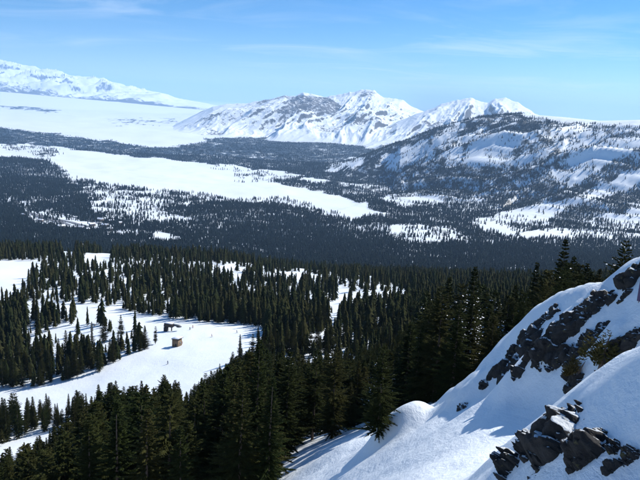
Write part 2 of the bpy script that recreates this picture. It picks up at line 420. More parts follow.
def grid_faces(nr, nc):
    i = np.arange(nr - 1)[:, None] * nc + np.arange(nc - 1)[None, :]
    return np.stack([i, i + 1, i + nc + 1, i + nc], -1).reshape(-1, 4)

# ------------------------------------------------------------------ ground sheet
def build_ground():
    ys = [1.2]
    while ys[-1] < 95000:
        y = ys[-1]
        k = 0.016 if y < 40 else 0.011 if y < 60 else 0.014 if y < 2600 else 0.0052 if y < 6800 else 0.014
        ys.append(y * (1 + k))
    ys = np.array(ys)
    t = np.concatenate([np.linspace(-1.5, -0.66, 40, endpoint=False), np.linspace(-0.66, 0.66, 440), np.linspace(0.66, 1.5, 41)[1:]])
    Y, T = np.meshgrid(ys, t, indexing='ij'); X = T * Y
    Z = H(X, Y)
    u, v = proj(X, Y, Z)
    far = Y > 1400
    fo = np.zeros(X.shape)
    D = far_density(u[far], v[far], X[far], Y[far])
    yy = Y[far]
    onhill = sstep(330, 400, u[far]) * sstep(250, 235, v[far]) * (yy < 9000)
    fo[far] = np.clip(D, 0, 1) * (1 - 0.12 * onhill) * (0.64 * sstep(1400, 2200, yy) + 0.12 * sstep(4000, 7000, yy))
    bare = np.zeros(X.shape)
    m = Y > 14000
    bare[m] = 0.16 * sstep(0.45, 0.7, fbm(X[m] / 5000, Y[m] / 900, 3, 15)) + 0.0
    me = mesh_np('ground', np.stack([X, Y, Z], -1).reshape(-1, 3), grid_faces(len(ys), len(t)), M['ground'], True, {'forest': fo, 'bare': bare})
    return tag(link('ground', me), 'snow covered mountainside and wide valley floor running to the horizon', 'ground', kind='structure')
build_ground()

def massif(name, label, sky_pts, yc, yf, yb, nu, nd, mat, spur=(900, 260), seed=100, bare_fn=None, zb=-700.0, sharp=1.25, skirt=None):
    S = np.array(sky_pts, float)
    us = np.linspace(S[0, 0], S[-1, 0], nu)
    vs = np.interp(us, S[:, 0], S[:, 1]) 
    ycs = yc(us) if callable(yc) else np.full(nu, float(yc))
    yfs = yf(us) if callable(yf) else np.full(nu, float(yf))
    C = np.array([pt(a, b, c) for a, b, c in zip(us, vs, ycs)])
    q = np.concatenate([np.linspace(0, 1, int(nd * 0.75)), 1 + np.linspace(0, 1, nd - int(nd * 0.75) + 1)[1:]])
    Q, I = np.meshgrid(q, np.arange(nu), indexing='ij')
    Tn = (C[:, 0] / C[:, 1])[I]
    Y = np.where(Q <= 1, yfs[I] + (ycs - yfs)[I] * Q, ycs[I] + (yb - ycs)[I] * (Q - 1)); X = Tn * Y
    zc = C[:, 2][I]; base = zb(us)[I] if callable(zb) else zb
    P = np.where(Q <= 1, np.clip(Q, 0, 1) ** sharp, (2 - Q) ** 1.2)
    rel_ = zc - base
    a = X; d = np.abs(ycs[I] - Y)
    L, Amp = spur
    wob = L * 0.9 * (fbm(X / (L * 1.3), Y / (L * 1.3), 3, seed + 5) - 0.5)
    rd = ridged((a + 0.45 * d + 0.6 * wob) / L, d / (L * 4.5), 6, seed, 0.5) - 0.42
    rd2 = ridged((X + 0.35 * d + 0.4 * wob) / (L * 0.42), Y / (L * 0.8), 5, seed + 9, 0.65) - 0.42
    env = np.clip(np.where(Q <= 1, np.maximum(np.sin(np.clip(Q, 0, 1) * math.pi) ** 0.8, 0.22 * sstep(0.5, 0.9, Q)), 0.22 + 0.6 * (Q - 1)), 0, 1)
    relw = np.clip(rel_ / 700, 0.15, 1.4)
    Z = base - 25 + rel_ * P + Amp * relw * (rd * env + 0.13 * rd2 * np.clip(Q * 2, 0, 1) * (0.3 + env))
    if skirt:                                                     # gentle fan from the plain up to the foot of the range
        f = np.linspace(0, 1, 14, endpoint=False)[:, None]; Y0 = skirt + (Y[:1] - skirt) * f; X0 = (X[:1] / Y[:1]) * Y0
        Z0 = -720 + (Z[:1] + 720) * f ** 1.3
        X = np.concatenate([X0, X]); Y = np.concatenate([Y0, Y]); Z = np.concatenate([Z0, Z]); Q = np.concatenate([f * 0 + np.zeros(X0.shape), Q]); q = np.concatenate([f[:, 0] - 1, q])
    bare = bare_fn(*proj(X, Y, Z), X, Y, Z, Q) if bare_fn else np.zeros(X.shape)
    me = mesh_np(name, np.stack([X, Y, Z], -1).reshape(-1, 3), grid_faces(len(q), nu), mat, True, {'bare': bare})
    return tag(link(name, me), label, 'mountain', kind='structure')
def bare1(u, v, X, Y, Z, Q):
    b = 0.16 + 0.5 * sstep(0.45, 0.75, fbm(X / 700, Y / 700, 4, 201))
    P = [(288, 100), (300, 95), (330, 98), (342, 106), (334, 116), (318, 112), (300, 110), (284, 114), (262, 110)]
    b = np.where(polymask(u, v, P), 0.62, b)
    b = np.where(polymask(u, v, [(230, 108), (270, 102), (290, 104), (260, 116), (236, 120), (200, 128)]), 0.38, b)
    return b * sstep(0.02, 0.25, Q)
massif('mountain', 'snow covered peak with dark rock ribs across the valley', [(90, 150), (130, 142), (150, 136), (180, 121), (213, 105), (226, 103), (245, 102), (265, 99.5), (285, 95.5), (300, 94.5), (312, 94.5), (324, 98), (336, 97), (345, 93.5), (352, 91.5), (359, 90), (366, 89), (374, 90.5), (384, 96), (394, 97.5), (402, 99.5), (412, 105.5), (430, 113), (460, 124), (500, 134)],
       lambda u: 15000 + 0 * u, lambda u: 11300 - 6.0 * (u - 250) * 0, 17500, 560, 220, mat_mountain('mountain_snow', (0.10, 0.10, 0.105), 0, 0, 0, 0.62), (980, 520), 100, bare1, sharp=1.35)
def bare2(u, v, X, Y, Z, Q):
    return (0.16 + 0.45 * sstep(0.45, 0.75, fbm(X / 600, Y / 600, 4, 301)))
massif('mountain', 'snow covered double summit standing behind the forested hillside', [(330, 150), (360, 139), (380, 128), (400, 119), (420, 111), (440, 105), (455, 101), (466, 98.5), (480, 99), (488, 101), (496, 98.5), (506, 98), (518, 100.5), (526, 105), (535, 112), (560, 118), (600, 126), (640, 132)],
       12800, 9300, 15000, 420, 190, mat_mountain('summit_snow', (0.10, 0.10, 0.105), 0, 0, 0, 0.62), (820, 430), 140, bare2, sharp=1.35)
def bare3(u, v, X, Y, Z, Q):
    return np.clip(0.85 - 1.1 * sstep(0, 0.38, Q + 0.28 * (fbm(X / 2500, Y / 2500, 4, 401) - 0.5)), 0, 1) * (Q > 0)
massif('mountain_range', 'far hazy snow crested mountain range beyond the white plain', [(-420, 10), (-300, 22), (-160, 38), (-80, 48), (-30, 56), (0, 60), (14, 63), (28, 66), (40, 68), (52, 69.5), (66, 75), (84, 77.5), (104, 80), (120, 84), (140, 89), (160, 92.5), (176, 97), (190, 100), (204, 102.5), (222, 106), (250, 111), (290, 118)],
       38000, 27500, 45000, 420, 130, mat_mountain('range_snow', (0.10, 0.10, 0.11), 0, 0, 0, 0.50, 0.0005), (1250, 900), 180, bare3, zb=lambda u: np.array([pt(a, 91 + 0.09 * a if a > 0 else 91 + 0.05 * a, 27500)[2] for a in u]), sharp=1.1, skirt=20500)

# ------------------------------------------------------------------ conifers
def conifer(seed, h=15.0, rmax=2.3, whorls=52, per=8, stations=13, start=0.05, power=0.8, droop=0.25, tw=0.28, width=0.10, jag=0.3, gaps=0.0, stems=1, spread=0.0, fan=2):
    rg = random.Random(seed); V = []; F = []; TIPS = []
    def tri(a, b, c):
        i = len(V); V.extend((a, b, c)); F.append((i, i + 1, i + 2))
    for st in range(stems):
        hs = h * (1 if st == 0 else rg.uniform(0.55, 0.95)); ox = rg.uniform(-spread, spread); oy = rg.uniform(-spread, spread)
        ph = rg.uniform(0, 6.28); lean = rg.uniform(0.0, 0.02) + spread * 0.08
        for k in range(whorls):
            f = start + (1 - start) * (k + rg.random() * 0.8) / whorls
            z = f * hs; cx = ox + math.cos(ph) * lean * z * (1 if spread else 1); cy = oy + math.sin(ph) * lean * z
            prof = (1 - f) ** power
            prof *= min(1.0, 0.55 + (f - start) * 3.0)
            if gaps and rg.random() < gaps: continue
            n = max(3, int(per * (0.45 + 0.55 * prof) + rg.random()))
            a0 = rg.uniform(0, 6.28)
            lump = 1 + jag * (math.sin(k * 1.7 + seed) * 0.5 + rg.uniform(-0.5, 0.5))
            for b in range(n):
                az = a0 + 6.283 * b / n + rg.uniform(-0.35, 0.35)
                L = (rmax * prof * lump + 0.12) * rg.uniform(0.65, 1.15) * (1 + 0.22 * math.sin(2 * az + seed + 3 * f))
                el = 0.55 * f - droop * (1 - f) + rg.uniform(-0.14, 0.14)
                dx, dy = math.cos(az), math.sin(az); ce, se = math.cos(el), math.sin(el)
                sx, sy = -dy, dx
                ns = max(2, int(stations * (0.35 + 0.65 * L / rmax) + 0.5))
                for s in range(ns + 1):
                    q = 0.18 + 0.82 * s / ns
                    px = cx + dx * L * q * ce; py = cy + dy * L * q * ce
                    pz = z + L * q * se - 0.10 * L * q * q + (0.05 * L * q ** 3)
                    tl = max(tw * L * (1.15 - q), 0.16) * rg.uniform(0.7, 1.25)
                    if s == ns:
                        tri((px - sx * width * .5, py - sy * width * .5, pz), (px + sx * width * .5, py + sy * width * .5, pz), (px + dx * tl, py + dy * tl, pz + rg.uniform(-.06, .06)))
                        continue
                    for sg in (-1, 1):
                        sw = rg.uniform(0.45, 0.95); hz = rg.uniform(-0.35, 0.12) * tl
                        ex = px + (sx * sg * sw + dx * 0.75) * tl; ey = py + (sy * sg * sw + dy * 0.75) * tl; ez = pz + hz
                        wv = width * rg.uniform(0.7, 1.3)
                        tri((px - dx * wv, py - dy * wv, pz + 0.04), (px + dx * wv, py + dy * wv, pz + 0.02), (ex, ey, ez))
                        if fan > 1:
                            tri((px - dx * wv * .4, py - dy * wv * .4, pz - 0.09), (px + dx * wv * .4, py + dy * wv * .4, pz + 0.10), (px + (ex - px) * .85, py + (ey - py) * .85, ez + rg.uniform(-.2, .06) * tl))
                if L > 0.8: TIPS.append((cx + dx * L * .72 * ce, cy + dy * L * .72 * ce, z + L * .72 * se - 0.04 * L, L))
        # leader
        cx = ox + math.cos(ph) * lean * hs; cy = oy + math.sin(ph) * lean * hs
        for k in range(4):
            a = k * 1.57
            tri((cx + .07 * math.cos(a), cy + .07 * math.sin(a), hs * 0.955), (cx - .07 * math.cos(a), cy - .07 * math.sin(a), hs * 0.955), (cx, cy, hs * 1.012))
    return np.array(V), np.array(F), TIPS
def trunk_mesh(name, h=15.0, r=0.17, stems=1, n=7, bend=0.0, stubs=0):
    V = []; F = []; rg = random.Random(3)
    for k, (f, q) in enumerate(((-0.08, 1.5), (0.02, 1.15), (0.25, 0.85), (0.6, 0.45), (0.93, 0.10))):
        for i in range(n):
            a = 6.283 * i / n
            V.append((math.cos(a) * r * q + bend * f * f, math.sin(a) * r * q, f * h))
            if k: b = (k - 1) * n; F.append((b + i, b + (i + 1) % n, b + n + (i + 1) % n, b + n + i))
    for s in range(stubs):                                  # bare limbs low on the trunk
        z = h * rg.uniform(0.05, 0.8); a = rg.uniform(0, 6.28); L = 1.3 * (1 - z / h) + 0.2; i = len(V)
        dx, dy = math.cos(a), math.sin(a)
        V += [(0, 0, z - .04), (-dy * .04, dx * .04, z), (0, 0, z + .04), (dx * L, dy * L, z + .12 * L)]
        F += [(i, i + 1, i + 3, i + 3), (i + 1, i + 2, i + 3, i + 3)]
    me = bpy.data.meshes.new(name)
    me.from_pydata(V, [], [tuple(dict.fromkeys(f)) for f in F]); me.materials.append(M['bark']); me.update()
    return me
def snow_mesh(name, tips, seed, count):
    rg = random.Random(seed); tips = rg.sample(tips, min(count, len(tips))); V = []; F = []
    for (x, y, z, L) in tips:
        for _ in range(rg.randint(1, 3)):
            r = rg.uniform(0.025, 0.085); i = len(V); n = 5; x1 = x + rg.uniform(-.2, .2); y1 = y + rg.uniform(-.2, .2); el = rg.uniform(1, 2.2); an = rg.uniform(0, 3.1)
            V.append((x1, y1, z + r * 0.6))
            for k in range(n):
                a = 6.283 * k / n; q = r * rg.uniform(0.6, 1.4); ax, ay = math.cos(a) * q * el, math.sin(a) * q
                V.append((x1 + ax * math.cos(an) - ay * math.sin(an), y1 + ax * math.sin(an) + ay * math.cos(an), z + rg.uniform(-.06, .03)))
            for k in range(n): F.append((i, i + 1 + k, i + 1 + (k + 1) % n))
    return mesh_np(name, V, F, M['snow'], True)
HI = []
for sd, kw in ((1, dict(rmax=2.5, power=0.85, jag=0.4)), (2, dict(rmax=1.9, power=0.75, whorls=56, jag=0.5, gaps=0.05)), (3, dict(rmax=2.9, power=0.65, jag=0.55, gaps=0.08, droop=0.3)),
               (4, dict(rmax=2.2, power=0.5, jag=0.55, start=0.12, gaps=0.2)), (5, dict(rmax=1.6, power=0.8, whorls=60, jag=0.6)), (6, dict(rmax=2.6, power=0.95, jag=0.7, droop=0.15, gaps=0.05))):
    V, F, tips = conifer(sd, **kw)
    HI.append((mesh_np('crown', V, F, M['crown']), trunk_mesh('trunk', stubs=14 if sd in (3, 4) else 0), snow_mesh('branch_snow', tips, sd, 130)))
def tiered(seed, h=15.0, rmax=2.2, tiers=11, n=9, power=0.8, jag=0.35):
    rg = random.Random(seed); V = []; F = []
    for k in range(tiers):
        f = 0.06 + 0.94 * k / tiers; r = (rmax * (1 - f) ** power + 0.15) * (1 + jag * rg.uniform(-.5, .5)); z = f * h
        ox, oy = rg.uniform(-.12, .12), rg.uniform(-.12, .12); i = len(V)
        zt = min(h, z + h / tiers * 1.9); V.append((ox * .4, oy * .4, zt))
        m = n if k < tiers * .6 else 6
        for q in range(2 * m):
            a = 3.14159 * q / m + rg.uniform(-.12, .12)
            rr = r * (rg.uniform(.75, 1.25) if q % 2 == 0 else rg.uniform(.35, .6))
            dz = -rg.uniform(.02, .35) * r if q % 2 == 0 else rg.uniform(.1, .45) * r
            V.append((ox + math.cos(a) * rr, oy + math.sin(a) * rr, z + dz))
        for q in range(2 * m): F.append((i, i + 1 + q, i + 1 + (q + 1) % (2 * m)))
    return mesh_np('crown', V, F, M['midcrown'])
MID = [(tiered(11), trunk_mesh('trunk', n=5)), (tiered(12, rmax=1.7, power=.7), trunk_mesh('trunk', n=5)), (tiered(13, rmax=2.6, jag=.7, tiers=9), trunk_mesh('trunk', n=5)), (tiered(14, rmax=1.45, tiers=13), trunk_mesh('trunk', n=5))]
def far_tree(seed, parts=3, n=7, count=1, rad=0.0):
    rg = random.Random(seed); V = []; F = []
    for c in range(count):
        x0 = rg.uniform(-rad, rad); y0 = rg.uniform(-rad, rad); hh = rg.uniform(0.65, 1.15) * 15 if count > 1 else 15.0
        rr = rg.uniform(0.15, 0.2) * hh
        for k in range(parts):
            zb = hh * (0.0 + k / parts * 0.85) - (3 if k == 0 else 0); zt = hh * min(1, (k + 1.7) / parts); r = rr * (1 - k / parts * 0.85)
            i = len(V); V.append((x0, y0, zt))
            for q in range(n):
                a = 6.283 * q / n + rg.random() * .5; V.append((x0 + math.cos(a) * r * rg.uniform(.6, 1.2), y0 + math.sin(a) * r * rg.uniform(.6, 1.2), zb + rg.uniform(0, .08) * hh))
            for q in range(n): F.append((i, i + 1 + q, i + 1 + (q + 1) % n))
    return mesh_np('far_crown', V, F, M['farcrown_haze'])
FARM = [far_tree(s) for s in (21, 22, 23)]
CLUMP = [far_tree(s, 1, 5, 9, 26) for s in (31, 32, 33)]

# where near trees may stand (pixels of the tree foot on the ground)
OPEN = [
    [(-200, 432), (0, 422), (60, 413), (110, 408), (180, 399), (225, 386), (262, 352), (270, 338), (262, 327), (230, 324), (198, 322), (160, 317), (140, 314), (118, 308), (75, 303), (52, 302), (52, 308), (75, 314), (100, 323), (130, 328), (156, 334), (158, 344), (140, 352), (100, 371), (50, 385), (0, 391), (-200, 395)],
    [(-200, 262), (0, 261), (30, 261), (46, 265), (26, 285), (18, 300), (0, 306), (-200, 306)],
    [(62, 250), (76, 250), (74, 257), (60, 258)], [(88, 255), (115, 252), (108, 267), (96, 270), (84, 262)],
    [(196, 243), (215, 242), (234, 250), (232, 256), (198, 251)],
    [(338, 286), (348, 288), (342, 315), (330, 345), (300, 352), (304, 342), (324, 336), (332, 312)],
    [(-200, 470), (0, 448), (35, 433), (80, 425), (110, 420), (112, 428), (62, 444), (30, 455), (16, 480), (-200, 490)],
    [(255, 520), (280, 466), (292, 450), (312, 448), (318, 436), (345, 430), (385, 424), (430, 413), (462, 403), (700, 395), (700, 900), (200, 900)],
    [(205, 264), (238, 266), (236, 276), (214, 274)], [(274, 272), (304, 272), (302, 282), (280, 284)],
]
SPARSE = [(0.34, [(20, 300), (52, 302), (100, 321), (157, 333), (157, 342), (120, 351), (60, 352), (24, 338)]),
          (0.45, [(345, 285), (400, 285), (420, 310), (380, 345), (340, 345)]), (0.35, [(200, 262), (330, 266), (335, 284), (205, 278)]),
          (0.5, [(300, 300), (340, 300), (330, 340), (300, 345)])]
def near_density(u, v, x, y):
    D = np.full(u.shape, 1.0)
    for val, P in SPARSE: D = np.where(polymask(u, v, P), val, D)
    D = np.clip(D + (fbm(x / 30, y / 30, 3, 501) - 0.5) * np.where(y > 400, 2.4, 1.2) * (y > 180) - np.where(y > 400, 0.08, 0), 0, 1)
    for P in OPEN: D = np.where(polymask(u, v, P), 0, D)
    return D
TOP_A = np.array([(-200, 392), (0, 392), (60, 393), (100, 384), (118, 377), (130, 382), (145, 376), (152, 384), (163, 371), (176, 375), (186, 390), (196, 380), (210, 368), (232, 352), (255, 337), (272, 346), (290, 350), (312, 352), (335, 348), (356, 346), (372, 341), (392, 340), (402, 322), (414, 302), (432, 288), (452, 276), (464, 292), (480, 266), (500, 292), (522, 286), (548, 262), (565, 238), (580, 262), (600, 272), (620, 256), (640, 236), (840, 200)], float)
TOP_B = np.array([(-200, 446), (0, 444), (14, 446), (30, 436), (46, 426), (64, 416), (84, 400), (100, 384), (118, 377)], float)
cells = []
for (ya, yb_, cs) in ((50, 130, 3.8), (130, 420, 3.9), (420, 1100, 7.0)):
    gx = np.arange(-0.78 * yb_, 0.78 * yb_, cs); gy = np.arange(ya, yb_, cs)
    X, Y = np.meshgrid(gx, gy); X = X + RNG.uniform(-.48, .48, X.shape) * cs; Y = Y + RNG.uniform(-.48, .48, Y.shape) * cs
    k = (np.abs(X) < 0.74 * Y) & (Y < yb_) ; X, Y = X[k], Y[k]
    Z = H(X, Y); u, v = proj(X, Y, Z)
    D = near_density(u, v, X, Y)
    k = RNG.random(len(X)) < D * (0.9 if ya < 400 else 0.95)
    cells.append(np.stack([X, Y, Z, u, v], -1)[k])
NT = np.concatenate(cells)
X, Y, Z, u, v = NT.T
d1 = RIB1(X, Y); d2 = RIB2(X, Y)
keep = ~((d1[0] < 12) & (Y < 40)) & ~((d2[0] < np.where(d2[2] > 0, 11, 4.5)) & (Y < 62))
hgt = np.where(Y < 180, RNG.normal(14.0, 2.6, len(X)), RNG.normal(12.5, 2.6, len(X))) * (0.75 + 0.5 * fbm(X / 60, Y / 60, 2, 601))
hgt = np.where(RNG.random(len(X)) < 0.28, hgt * RNG.uniform(0.35, 0.75, len(X)), hgt)
lim0 = np.where(u < 118, np.interp(u, TOP_B[:, 0], TOP_B[:, 1]), np.interp(u, TOP_A[:, 0], TOP_A[:, 1]))
want = (v - lim0 - RNG.gamma(1.3, 9, len(X))) / FPX * Y * 1.12
hgt = np.where((Y < 128) & (RNG.random(len(X)) < 0.8), np.clip(want, 6, 19), hgt); hgt = np.clip(hgt, 3.0, 20)
top_u, top_v = proj(X, Y, Z + hgt)
lim = np.where(Y < 240, np.interp(top_u, TOP_A[:, 0], TOP_A[:, 1]), -1e3)
lim = np.where((Y < 165) & (top_u < 118), np.interp(top_u, TOP_B[:, 0], TOP_B[:, 1]), lim)
lim = np.where((Y > 240) & (Y < 345) & (u < 165) & (RNG.random(len(X)) < 0.9), np.interp(u, [-200, 0, 60, 100, 157], [322, 322, 326, 330, 324]), lim)
lim = lim + RNG.gamma(1.6, 7, len(X)) * (Y < 345)
okh = np.where(top_v < lim, hgt * np.clip((v - lim) / np.maximum(v - top_v, 1), 0, 1), hgt)
keep &= okh > 3.2
hgt = okh
NT = np.stack([X, Y, Z, hgt], -1)[keep]
# trees placed one by one: pixel of the foot, height in metres, variant
HAND = [(240, 361, 334, 4, 'lone slim conifer standing at the edge of the open ski run'),
        (258, 341, 325, 4, 'small conifer on the snow beside the lone slim conifer of the run'),
        (104, 342, 315, 2, 'spire shaped conifer in front of the snow run beside the lift tower'),
        (121, 338, 315, 3, 'thin gappy conifer standing on the run between the spire conifer and the hut'),
        (254, 482, 337, 0, 'tall dark broad conifer standing left of the foreground snow chute'),
        (284, 458, 350, 1, 'slender conifer at the edge of the foreground snow chute'),
        (312, 440, 350, 3, 'sparse grey conifer with bare lower limbs above the chute'),
        (332, 438, 346, 2, 'ragged conifer standing just above the lower snow mound'),
        (378, 436, 342, 2, 'tall conifer growing against the rounded snow mound')]
hand = []
for (a, b, vt, var, lab) in HAND:
    p = hit(a, b, 38); hand.append((p[0], p[1], p[2], s_of(p[0] / p[1], vt) * p[1] - p[2], var, lab)); print('hand', a, b, p, hand[-1][3])
for (a, yy, vt, var, lab) in ((565, 78, 238, 5, 'tall bushy conifer rising behind the snowy rock rib'), (480, 84, 266, 0, 'broad conifer below the end of the snowy rock rib'),
                              (500, 80, 290, 3, 'gappy conifer beside the broad one below the rib end'), (520, 74, 284, 1, 'slim conifer below the middle of the rib crest'),
                              (541, 84, 262, 4, 'very narrow conifer left of the tall bushy one behind the rib'), (590, 76, 262, 0, 'broad conifer right of the tall bushy one behind the rib'),
                              (606, 84, 268, 5, 'pyramid shaped conifer behind the rib near its top rocks'), (432, 92, 290, 2, 'ragged tall conifer at the left end of the rib stand'), (466, 76, 284, 3, 'gappy tall conifer left of the broad one at the rib end'),
                              (628, 62, 240, 2, 'dark conifer behind the rocks at the top of the rib'), (452, 84, 276, 1, 'tall conifer in the dense stand above the foreground chute')):
    tt = t_of(a); zz_ = float(H(np.array([tt * yy]), np.array([float(yy)]))[0]); zt = s_of(tt, vt) * yy
    hand.append((tt * yy, yy, zz_, zt - zz_, var, lab))
hp = np.array([[q[0], q[1]] for q in hand])
for q in hand:
    NT = NT[~(((NT[:, 0] - q[0]) ** 2 + (NT[:, 1] - q[1]) ** 2 < (2.2 if q[1] < 150 else 3.5) ** 2))]
hutp, liftp = hit(177, 346, 100), hit(169, 331, 100)
tow = hit(92, 345, 100)
_u = proj(NT[:, 0], NT[:, 1], NT[:, 2])[0]
NT = NT[~((np.abs(_u - 92) < 7) & (NT[:, 1] > tow[1] - 22) & (NT[:, 1] < tow[1] + 3))]
# which ones show largest: paint tree outlines front to back
order = np.argsort(NT[:, 1]); NT = NT[order]
occ = np.zeros((480, 640), bool); vis = np.zeros(len(NT))
mid = NT[:, :3].copy(); mid[:, 2] += NT[:, 3] * 0.7
blocked = np.zeros(len(NT), bool)
for f in np.linspace(0.1, 0.97, 40): blocked |= H(mid[:, 0] * f, mid[:, 1] * f) > mid[:, 2] * f
for i in range(min(len(NT), 9000)):
    x, y, z, hh = NT[i]
    ub, vb = proj(x, y, z); ut, vt = proj(x, y, z + hh); hw = 0.15 * (vb - vt)
    a, b = int(max(0, vt)), int(min(480, vb))
    if b <= a or blocked[i]: continue
    for r_ in range(a, b):
        k = hw * (r_ - vt) / (vb - vt); c0 = int(max(0, ub - k)); c1 = int(min(640, ub + k + 1))
        if c1 > c0: vis[i] += (~occ[r_, c0:c1]).sum(); occ[r_, c0:c1] = True
N_IND = 279
pick = np.argsort(-vis)[:N_IND]; ismain = np.zeros(len(NT), bool); ismain[pick] = True
def tree_obj(x, y, z, h, var, label, group, hi=True, snow=False, rot=None, wide=1.0):
    e = bpy.data.objects.new('conifer_tree', None); col.objects.link(e); e.location = (x, y, z - 0.15); e.empty_display_size = 0.5
    s = h / 15.0; e.scale = (s * wide * (1.1 - 0.1 * s), s * wide * (1.1 - 0.1 * s), s); e.rotation_euler = (random.uniform(-.02, .02), random.uniform(-.02, .02), random.uniform(0, 6.28))
    tag(e, label, 'tree', group)
    P = HI[var % len(HI)] if hi else MID[var % len(MID)]
    link('crown', P[0], e); link('trunk', P[1], e)
    if snow and hi: tag(link('branch_snow', P[2], e), kind='stuff')
    return e
LOOK = ('broad', 'slim', 'ragged wide', 'gappy', 'very narrow', 'pyramid shaped')
def zone(x, y, uu):
    if y <= 245:
        if uu > 440: return 'behind the snowy rock rib', 'conifers behind the rock rib'
        if uu > 330: return 'in the stand above the foreground chute', 'conifers above the foreground chute'
        if uu > 215: return 'in the stand between the hut run and the foreground chute', 'conifers between the run and the chute'
        if y > 165: return 'in the row along the lower edge of the hut run', 'conifers along the lower edge of the run'
        return 'in the near dense stand below the hut run', 'conifers in the near stand below the run'
    if uu < 165 and y <= 330: return 'in the clump left of the hut', 'conifers left of the hut'
    if uu < 165: return 'on the slope above the lift tower', 'conifers above the lift tower'
    if uu < 262: return 'in the ridge wood directly above the hut', 'conifers above the hut'
    return 'beside the narrow side run through the woods', 'conifers beside the narrow side run'
for i in pick:
    x, y, z, hh = NT[i]; uu, vv = proj(x, y, z)
    va = random.randrange(6); zl, zg = zone(x, y, uu); sz = 'tall ' if hh > 14.5 else 'short ' if hh < 8.5 else ''
    sn_ = y < 125 and uu > 360 and random.random() < 0.5; hi_ = y < 330
    lab = sz + (LOOK[va] if hi_ else ('bushy', 'slim', 'ragged', 'narrow')[va % 4]) + ' conifer ' + ('with snowy boughs ' if sn_ else '') + zl
    tree_obj(x, y, z, hh, va, lab, zg, hi=hi_, snow=sn_, wide=random.uniform(1.25, 1.75) if y < 130 else random.uniform(0.95, 1.3))
for q in hand: tree_obj(q[0], q[1], q[2], q[3], q[4], q[5], None, True, snow=(q[1] < 120 and q[0] > 5), wide=1.15)

# ------------------------------------------------------------------ forest masses
def forest(name, label, P, meshes, seed, wide=(0.9, 1.3)):
    rg = np.random.default_rng(seed)
    lib = bpy.data.collections.new(name + '_kinds')
    for me in meshes: lib.objects.link(bpy.data.objects.new('crown_kind', me))
    me = bpy.data.meshes.new(name); me.vertices.add(len(P)); me.vertices.foreach_set('co', np.asarray(P[:, :3], np.float32).ravel())
    n = len(P); s = P[:, 3] / 15.0; wv = rg.uniform(*wide, n) * s
    for an, ty, val in (('scl', 'FLOAT_VECTOR', np.stack([wv, wv, s], -1)), ('rot', 'FLOAT_VECTOR', np.stack([rg.normal(0, .02, n), rg.normal(0, .02, n), rg.uniform(0, 6.28, n)], -1))):
        a = me.attributes.new(an, ty, 'POINT'); a.data.foreach_set('vector', val.astype(np.float32).ravel())
    a = me.attributes.new('kindno', 'INT', 'POINT'); a.data.foreach_set('value', rg.integers(0, len(meshes), n).astype(np.int32))
    o = link(name, me)
    g = bpy.data.node_groups.new(name, 'GeometryNodeTree')
    g.interface.new_socket('Geometry', in_out='INPUT', socket_type='NodeSocketGeometry'); g.interface.new_socket('Geometry', in_out='OUTPUT', socket_type='NodeSocketGeometry')
    gi = N(g, 'NodeGroupInput'); go = N(g, 'NodeGroupOutput'); ip = N(g, 'GeometryNodeInstanceOnPoints'); ci = N(g, 'GeometryNodeCollectionInfo')
    ci.inputs['Collection'].default_value = lib; ci.inputs['Separate Children'].default_value = True; ci.inputs['Reset Children'].default_value = True
    def att(nm, ty):
        q = N(g, 'GeometryNodeInputNamedAttribute'); q.data_type = ty; q.inputs['Name'].default_value = nm; return q.outputs['Attribute']
    g.links.new(gi.outputs[0], ip.inputs['Points']); g.links.new(ci.outputs[0], ip.inputs['Instance'])
    ip.inputs['Pick Instance'].default_value = True
    g.links.new(att('kindno', 'INT'), ip.inputs['Instance Index'])
    rt = N(g, 'FunctionNodeEulerToRotation'); g.links.new(att('rot', 'FLOAT_VECTOR'), rt.inputs[0]); g.links.new(rt.outputs[0], ip.inputs['Rotation'])
    g.links.new(att('scl', 'FLOAT_VECTOR'), ip.inputs['Scale']); g.links.new(ip.outputs[0], go.inputs[0])
    md = o.modifiers.new('trees', 'NODES'); md.node_group = g
    tag(o, label, 'forest', kind='stuff')
    return o
rest = NT[~ismain]
hi_m = [p[0] for p in HI]; mid_m = [p[0] for p in MID]
forest('near_forest', 'dense dark conifers filling the slope below the camera', rest[rest[:, 1] < 230], hi_m, 1, (1.1, 1.6))
forest('ridge_forest', 'dark conifer forest covering the middle ridge behind the ski run', rest[rest[:, 1] >= 230], mid_m, 2, (1.15, 1.9))
def far_points(ya, yb_, cs, xmin, xmax, hmean, seed):
    rg = np.random.default_rng(seed)
    gx = np.arange(xmin * yb_, xmax * yb_, cs); gy = np.arange(ya, yb_, cs)
    X, Y = np.meshgrid(gx, gy); X = (X + rg.uniform(-.5, .5, X.shape) * cs).ravel(); Y = (Y + rg.uniform(-.5, .5, Y.shape) * cs).ravel()
    k = (X > xmin * Y) & (X < xmax * Y); X, Y = X[k], Y[k]
    Z = H(X, Y); u, v = proj(X, Y, Z)
    D = far_density(u, v, X, Y)
    k = rg.random(len(X)) < D ** 1.5 * 0.98 + 0.02 * (D > 0.05)
    hh = np.clip(rg.normal(hmean, hmean * .33, len(X)), 5, 32)
    return np.stack([X, Y, Z, hh], -1)[k]
fp = far_points(1150, 2700, 9.0, -0.68, 0.68, 14.5, 5)
fp2 = far_points(2700, 4700, 12.0, -0.66, 0.68, 16.0, 6)
fp3 = far_points(4700, 7600, 19.0, -0.62, 0.68, 17.0, 7)
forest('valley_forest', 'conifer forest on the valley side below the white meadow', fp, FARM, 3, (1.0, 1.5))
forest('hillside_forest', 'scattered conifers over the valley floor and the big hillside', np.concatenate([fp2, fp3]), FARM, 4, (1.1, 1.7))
fp4 = far_points(7600, 13500, 70.0, -0.62, 0.45, 15.0, 8)
